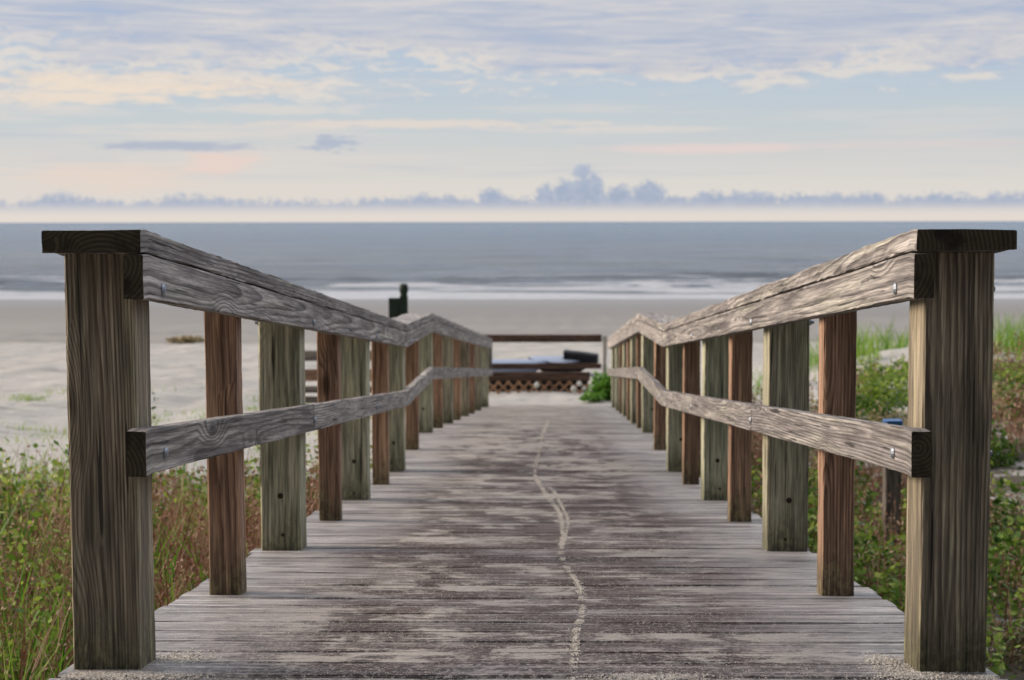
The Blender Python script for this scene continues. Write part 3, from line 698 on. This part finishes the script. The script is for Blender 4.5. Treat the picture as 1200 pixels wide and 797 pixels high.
# ------------------------------------------------------------------ foot of the ramp: cross rail, lattice, boats, floats
def at(px_, py_, Y):   # helper used while laying out: point at distance Y seen at photo pixel (axis of the walk at 631, horizon at 260)
    return (px_-631)*Y/2000+CAM.x, CAM.z-(py_-260)*Y/2000
YB = 27.0
fr = empty('cross_rail', (.1, YB, float(ground(.1, YB)))); tag(fr, 'dark brown two board rail across the beach end of the boardwalk', 'railing')
def local(o, root): o.location = -root.location; return o
x0, zt = at(520, 396.5, YB); x1, _ = at(705, 396.5, YB); _, zm = at(0, 429.5, YB)
b = Wood(); b.member([(x0, YB, zt), (x1, YB, zt)], .14, .115, 'x', .004, .2); local(b.build('top_board', M_DARKWOOD, fr), fr)
b = Wood(); b.member([(x0, YB+.02, zm), (x1, YB+.02, zm)], .04, .085, 'x', .004, .2); local(b.build('mid_board', M_DARKWOOD, fr), fr)
for px_ in (530, 574, 709):
    xx, _ = at(px_, 0, YB); b = Wood(); b.member([(xx, YB+.02, float(ground(xx, YB))-.4), (xx, YB+.02, zt+(.03 if px_ > 700 else -.06))], .07, .07, 'z', .004, .2)
    local(b.build('post', M_BLEACH if px_ > 700 else M_OLDWOOD, fr), fr)
YL = 25.4
la = empty('lattice_panel', (.05, YL, float(ground(.05, YL)))); tag(la, 'brown diamond lattice panel under a dark board at the end of the ramp', 'lattice')
xl, zl = at(562, 464, YL); xr, zu = at(700, 446.5, YL); xm = at(690, 0, YL)[0]
zl = float(ground(0, YL))-.03
sl = Wood(); H = zu-zl; n = 0; xx = xl-H
while xx < xm:
    for sg_ in (1, -1):
        a, bb = (xx, xx+H) if sg_ > 0 else (xx+H, xx)
        def clipx(q, z): return q
        pa, pb = [a, zl], [bb, zu]
        # clip the slat to the panel
        for p_, q_ in ((pa, pb), (pb, pa)):
            for lim, cmpf in ((xl, lambda v_: v_ < xl), (xm, lambda v_: v_ > xm)):
                if cmpf(p_[0]) and abs(q_[0]-p_[0]) > 1e-6:
                    k = (lim-p_[0])/(q_[0]-p_[0]); p_[1] += (q_[1]-p_[1])*k; p_[0] = lim
        if xl <= pa[0] <= xm and xl <= pb[0] <= xm and abs(pa[1]-pb[1]) > .02:
            sl.member([(pa[0], YL+.009*sg_, pa[1]), (pb[0], YL+.009*sg_, pb[1])], .012, .042, 'x', .002, .3, .0004)
    xx += .152
local(sl.build('slats', M_LATT, la), la)
b = Wood(); b.member([(xl, YL, zu+.065), (xm+.02, YL, zu+.065)], .05, .13, 'x', .004, .2); local(b.build('top_board', M_DARKWOOD, la), la)
b = Wood(); b.member([(xl, YL+.25, (zl+zu)/2-.03), (xm, YL+.25, (zl+zu)/2-.03)], .03, H+.1, 'x', .004, .3); local(b.build('dark_gap_sheet', M_BLACK, la), la)  # black sheet added behind the slats for the shade in their gaps

def hull_mesh(L, Wd, Hh, sheer=.25):
    V = []; F = []; N = 18; K = 12
    for i in range(N+1):
        f = i/N; q = max(.03, math.sin(math.pi*f)**.6); lift = sheer*Hh*(2*f-1)**2
        for k in range(K):
            a = math.pi*k/(K-1); V.append((L*(f-.5), -Wd/2*q*math.cos(a), Hh*(1-q*math.sin(a))*1.0+lift))
    for i in range(N):
        for k in range(K-1): a = i*K+k; F.append((a, a+1, a+K+1, a+K))
        F.append((i*K+K-1, i*K, i*K+K, i*K+2*K-1))
    return mesh_np('hull', V, F, smooth=True)
def boat(px0, px1, Y, ang, L, Hh, label, cover):
    xm_ = (at(px0, 0, Y)[0]+at(px1, 0, Y)[0])/2
    r = empty('small_boat', (xm_, Y, float(ground(xm_, Y))-.02)); r.rotation_euler = (0, 0, ang); tag(r, label, 'boat', 'boats drawn up on the sand')
    link('hull', hull_mesh(L, .62, Hh), M_BLACK if cover else M_PALEBLUE, r)
    me = mesh_np('deck', *deck_np(L*.96, .56, Hh)); link('deck', me, M_PALEBLUE, r)
    if cover:
        c_ = Wood(); c_.member([(.05, 0, Hh+.12), (.62, 0, Hh+.05)], .4, .15, 'x', .03, .1, .004); o = c_.build('canvas_cover', M_BLACK, r)
    return r
def deck_np(L, Wd, Hh):
    V = []; F = []; N = 18; K = 7
    for i in range(N+1):
        f = i/N; q = max(.03, math.sin(math.pi*f)**.6); lift = .25*Hh*(2*f-1)**2
        for k in range(K):
            a = -1+2*k/(K-1); V.append((L*(f-.5), Wd/2*q*a, Hh+lift+.004+.09*(1-a*a)*q))
    for i in range(N):
        for k in range(K-1): a = i*K+k; F.append((a, a+1, a+K+1, a+K))
    return V, F
boat(560, 622, 28.6, rad(8), 1.5, .24, 'low pale blue boat behind the lattice, the longer and uncovered one', False)
boat(622, 694, 28.9, rad(-6), 1.15, .26, 'short dark boat with pale blue ends and a black canvas cover, nearer the bush', True)

def float_mesh(r):
    V = []; F = []; N = 10; K = 12; prof_ = [(math.sin(math.pi*i/N)*r*(1 if i < 8 else .9), -math.cos(math.pi*i/N)*r) for i in range(1, N)]+[(r*.22, r*1.0), (r*.22, r*1.25), (r*.02, r*1.3)]
    prof_ = [(r*.05, -r)]+prof_
    for a, z in prof_:
        for k in range(K): V.append((a*math.cos(6.2832*k/K), a*math.sin(6.2832*k/K), z))
    for i in range(len(prof_)-1):
        for k in range(K): F.append((i*K+k, i*K+(k+1) % K, (i+1)*K+(k+1) % K, (i+1)*K+k))
    return mesh_np('float', V, F, smooth=True)
for px_, py_, r, lab in ((629, 451.5, .042, 'white round float on the lattice, upper of the pair in the middle'), (629, 461.5, .028, 'small white float at the foot of the lattice, under the other one in the middle'),
                         (672.5, 456, .045, 'white round float on the lattice, left of the three near the bush'), (679, 450, .038, 'white round float on the lattice, topmost of the three near the bush'), (684.5, 455.5, .032, 'small white float on the lattice, closest to the green bush')):
    xx, zz = at(px_, py_, YL-.06); o = link('float', float_mesh(r), M_WHITE); o.location = (xx, YL-.04-r, zz); tag(o, lab, 'float', 'white floats hung on the lattice')

# slatted barrier and green post beyond the left railing
YF = 21.5
fe = empty('slat_barrier', (at(400, 0, YF)[0], YF, float(ground(-2.4, YF)))); tag(fe, 'low barrier of horizontal weathered boards behind the left railing', 'barrier')
xa, xb = at(338, 0, YF)[0], at(452, 0, YF)[0]
for ptop, pbot in ((411, 423), (433, 447), (453, 461), (465, 473)):
    zc = (at(0, ptop, YF)[1]+at(0, pbot, YF)[1])/2; hh_ = (pbot-ptop)*YF/2000
    b = Wood(); b.member([(xa, YF, zc), (xb, YF, zc)], .04, hh_, 'x', .004, .2); local(b.build('board', M_OLDWOOD if ptop != 433 else M_BAL, fe), fe)
for px_ in (345, 398, 446):
    xx = at(px_, 0, YF)[0]; b = Wood(); b.member([(xx, YF+.07, float(ground(xx, YF))-.4), (xx, YF+.07, at(0, 412, YF)[1])], .09, .09, 'z', .004, .2); local(b.build('post', M_OLDWOOD, fe), fe)

xg, zg = at(473, 333, 22.0); g0 = float(ground(xg, 22))
gp = empty('green_post', (xg, 22, g0)); tag(gp, 'tall dark green post with a round knob and side box behind the left railing', 'post')
b = Wood(); b.member([(0, 0, -.4), (0, 0, zg-g0-.15)], .10, .10, 'z', .008, .2); b.build('pole', M_DKGREEN, gp)
V = []; F = []; K = 14
pr_ = [(.05, -.15), (.045, -.12), (.056, -.10), (.06, -.05), (.055, -.01), (.035, .008), (.002, .01)]
for a, z in pr_:
    for k in range(K): V.append((a*math.cos(6.2832*k/K), a*math.sin(6.2832*k/K), zg-g0+z))
for i in range(len(pr_)-1):
    for k in range(K): F.append((i*K+k, i*K+(k+1) % K, (i+1)*K+(k+1) % K, (i+1)*K+k))
link('knob', mesh_np('knob', V, F, smooth=True), M_DKGREEN, gp)
zb = at(0, 349, 22)[1]-g0
b = Wood(); b.member([(-.125, 0, zb-.55), (-.125, 0, zb)], .135, .12, 'z', .006, .2); b.build('side_box', M_DKGREEN, gp)

# short grey post with a blue cap in the scrub on the right
YP = 9.6; xp, zp = at(1047, 494, YP); g0 = float(ground(xp, YP))
bp = empty('marker_post', (xp, YP, g0)); tag(bp, 'short grey post with a blue cap in the scrub behind the right railing', 'post')
b = Wood(); b.member([(0, 0, -.4), (0, 0, zp-g0-.03)], .088, .088, 'z', .004, .05); b.build('shaft', M_OLDWOOD, bp)
b = Wood(); b.member([(0, 0, zp-g0-.03), (0, 0, zp-g0-.005), (0, 0, zp-g0+.005)], .10, .10, 'z', .01, .02, 0); b.build('cap', M_BLUE, bp)
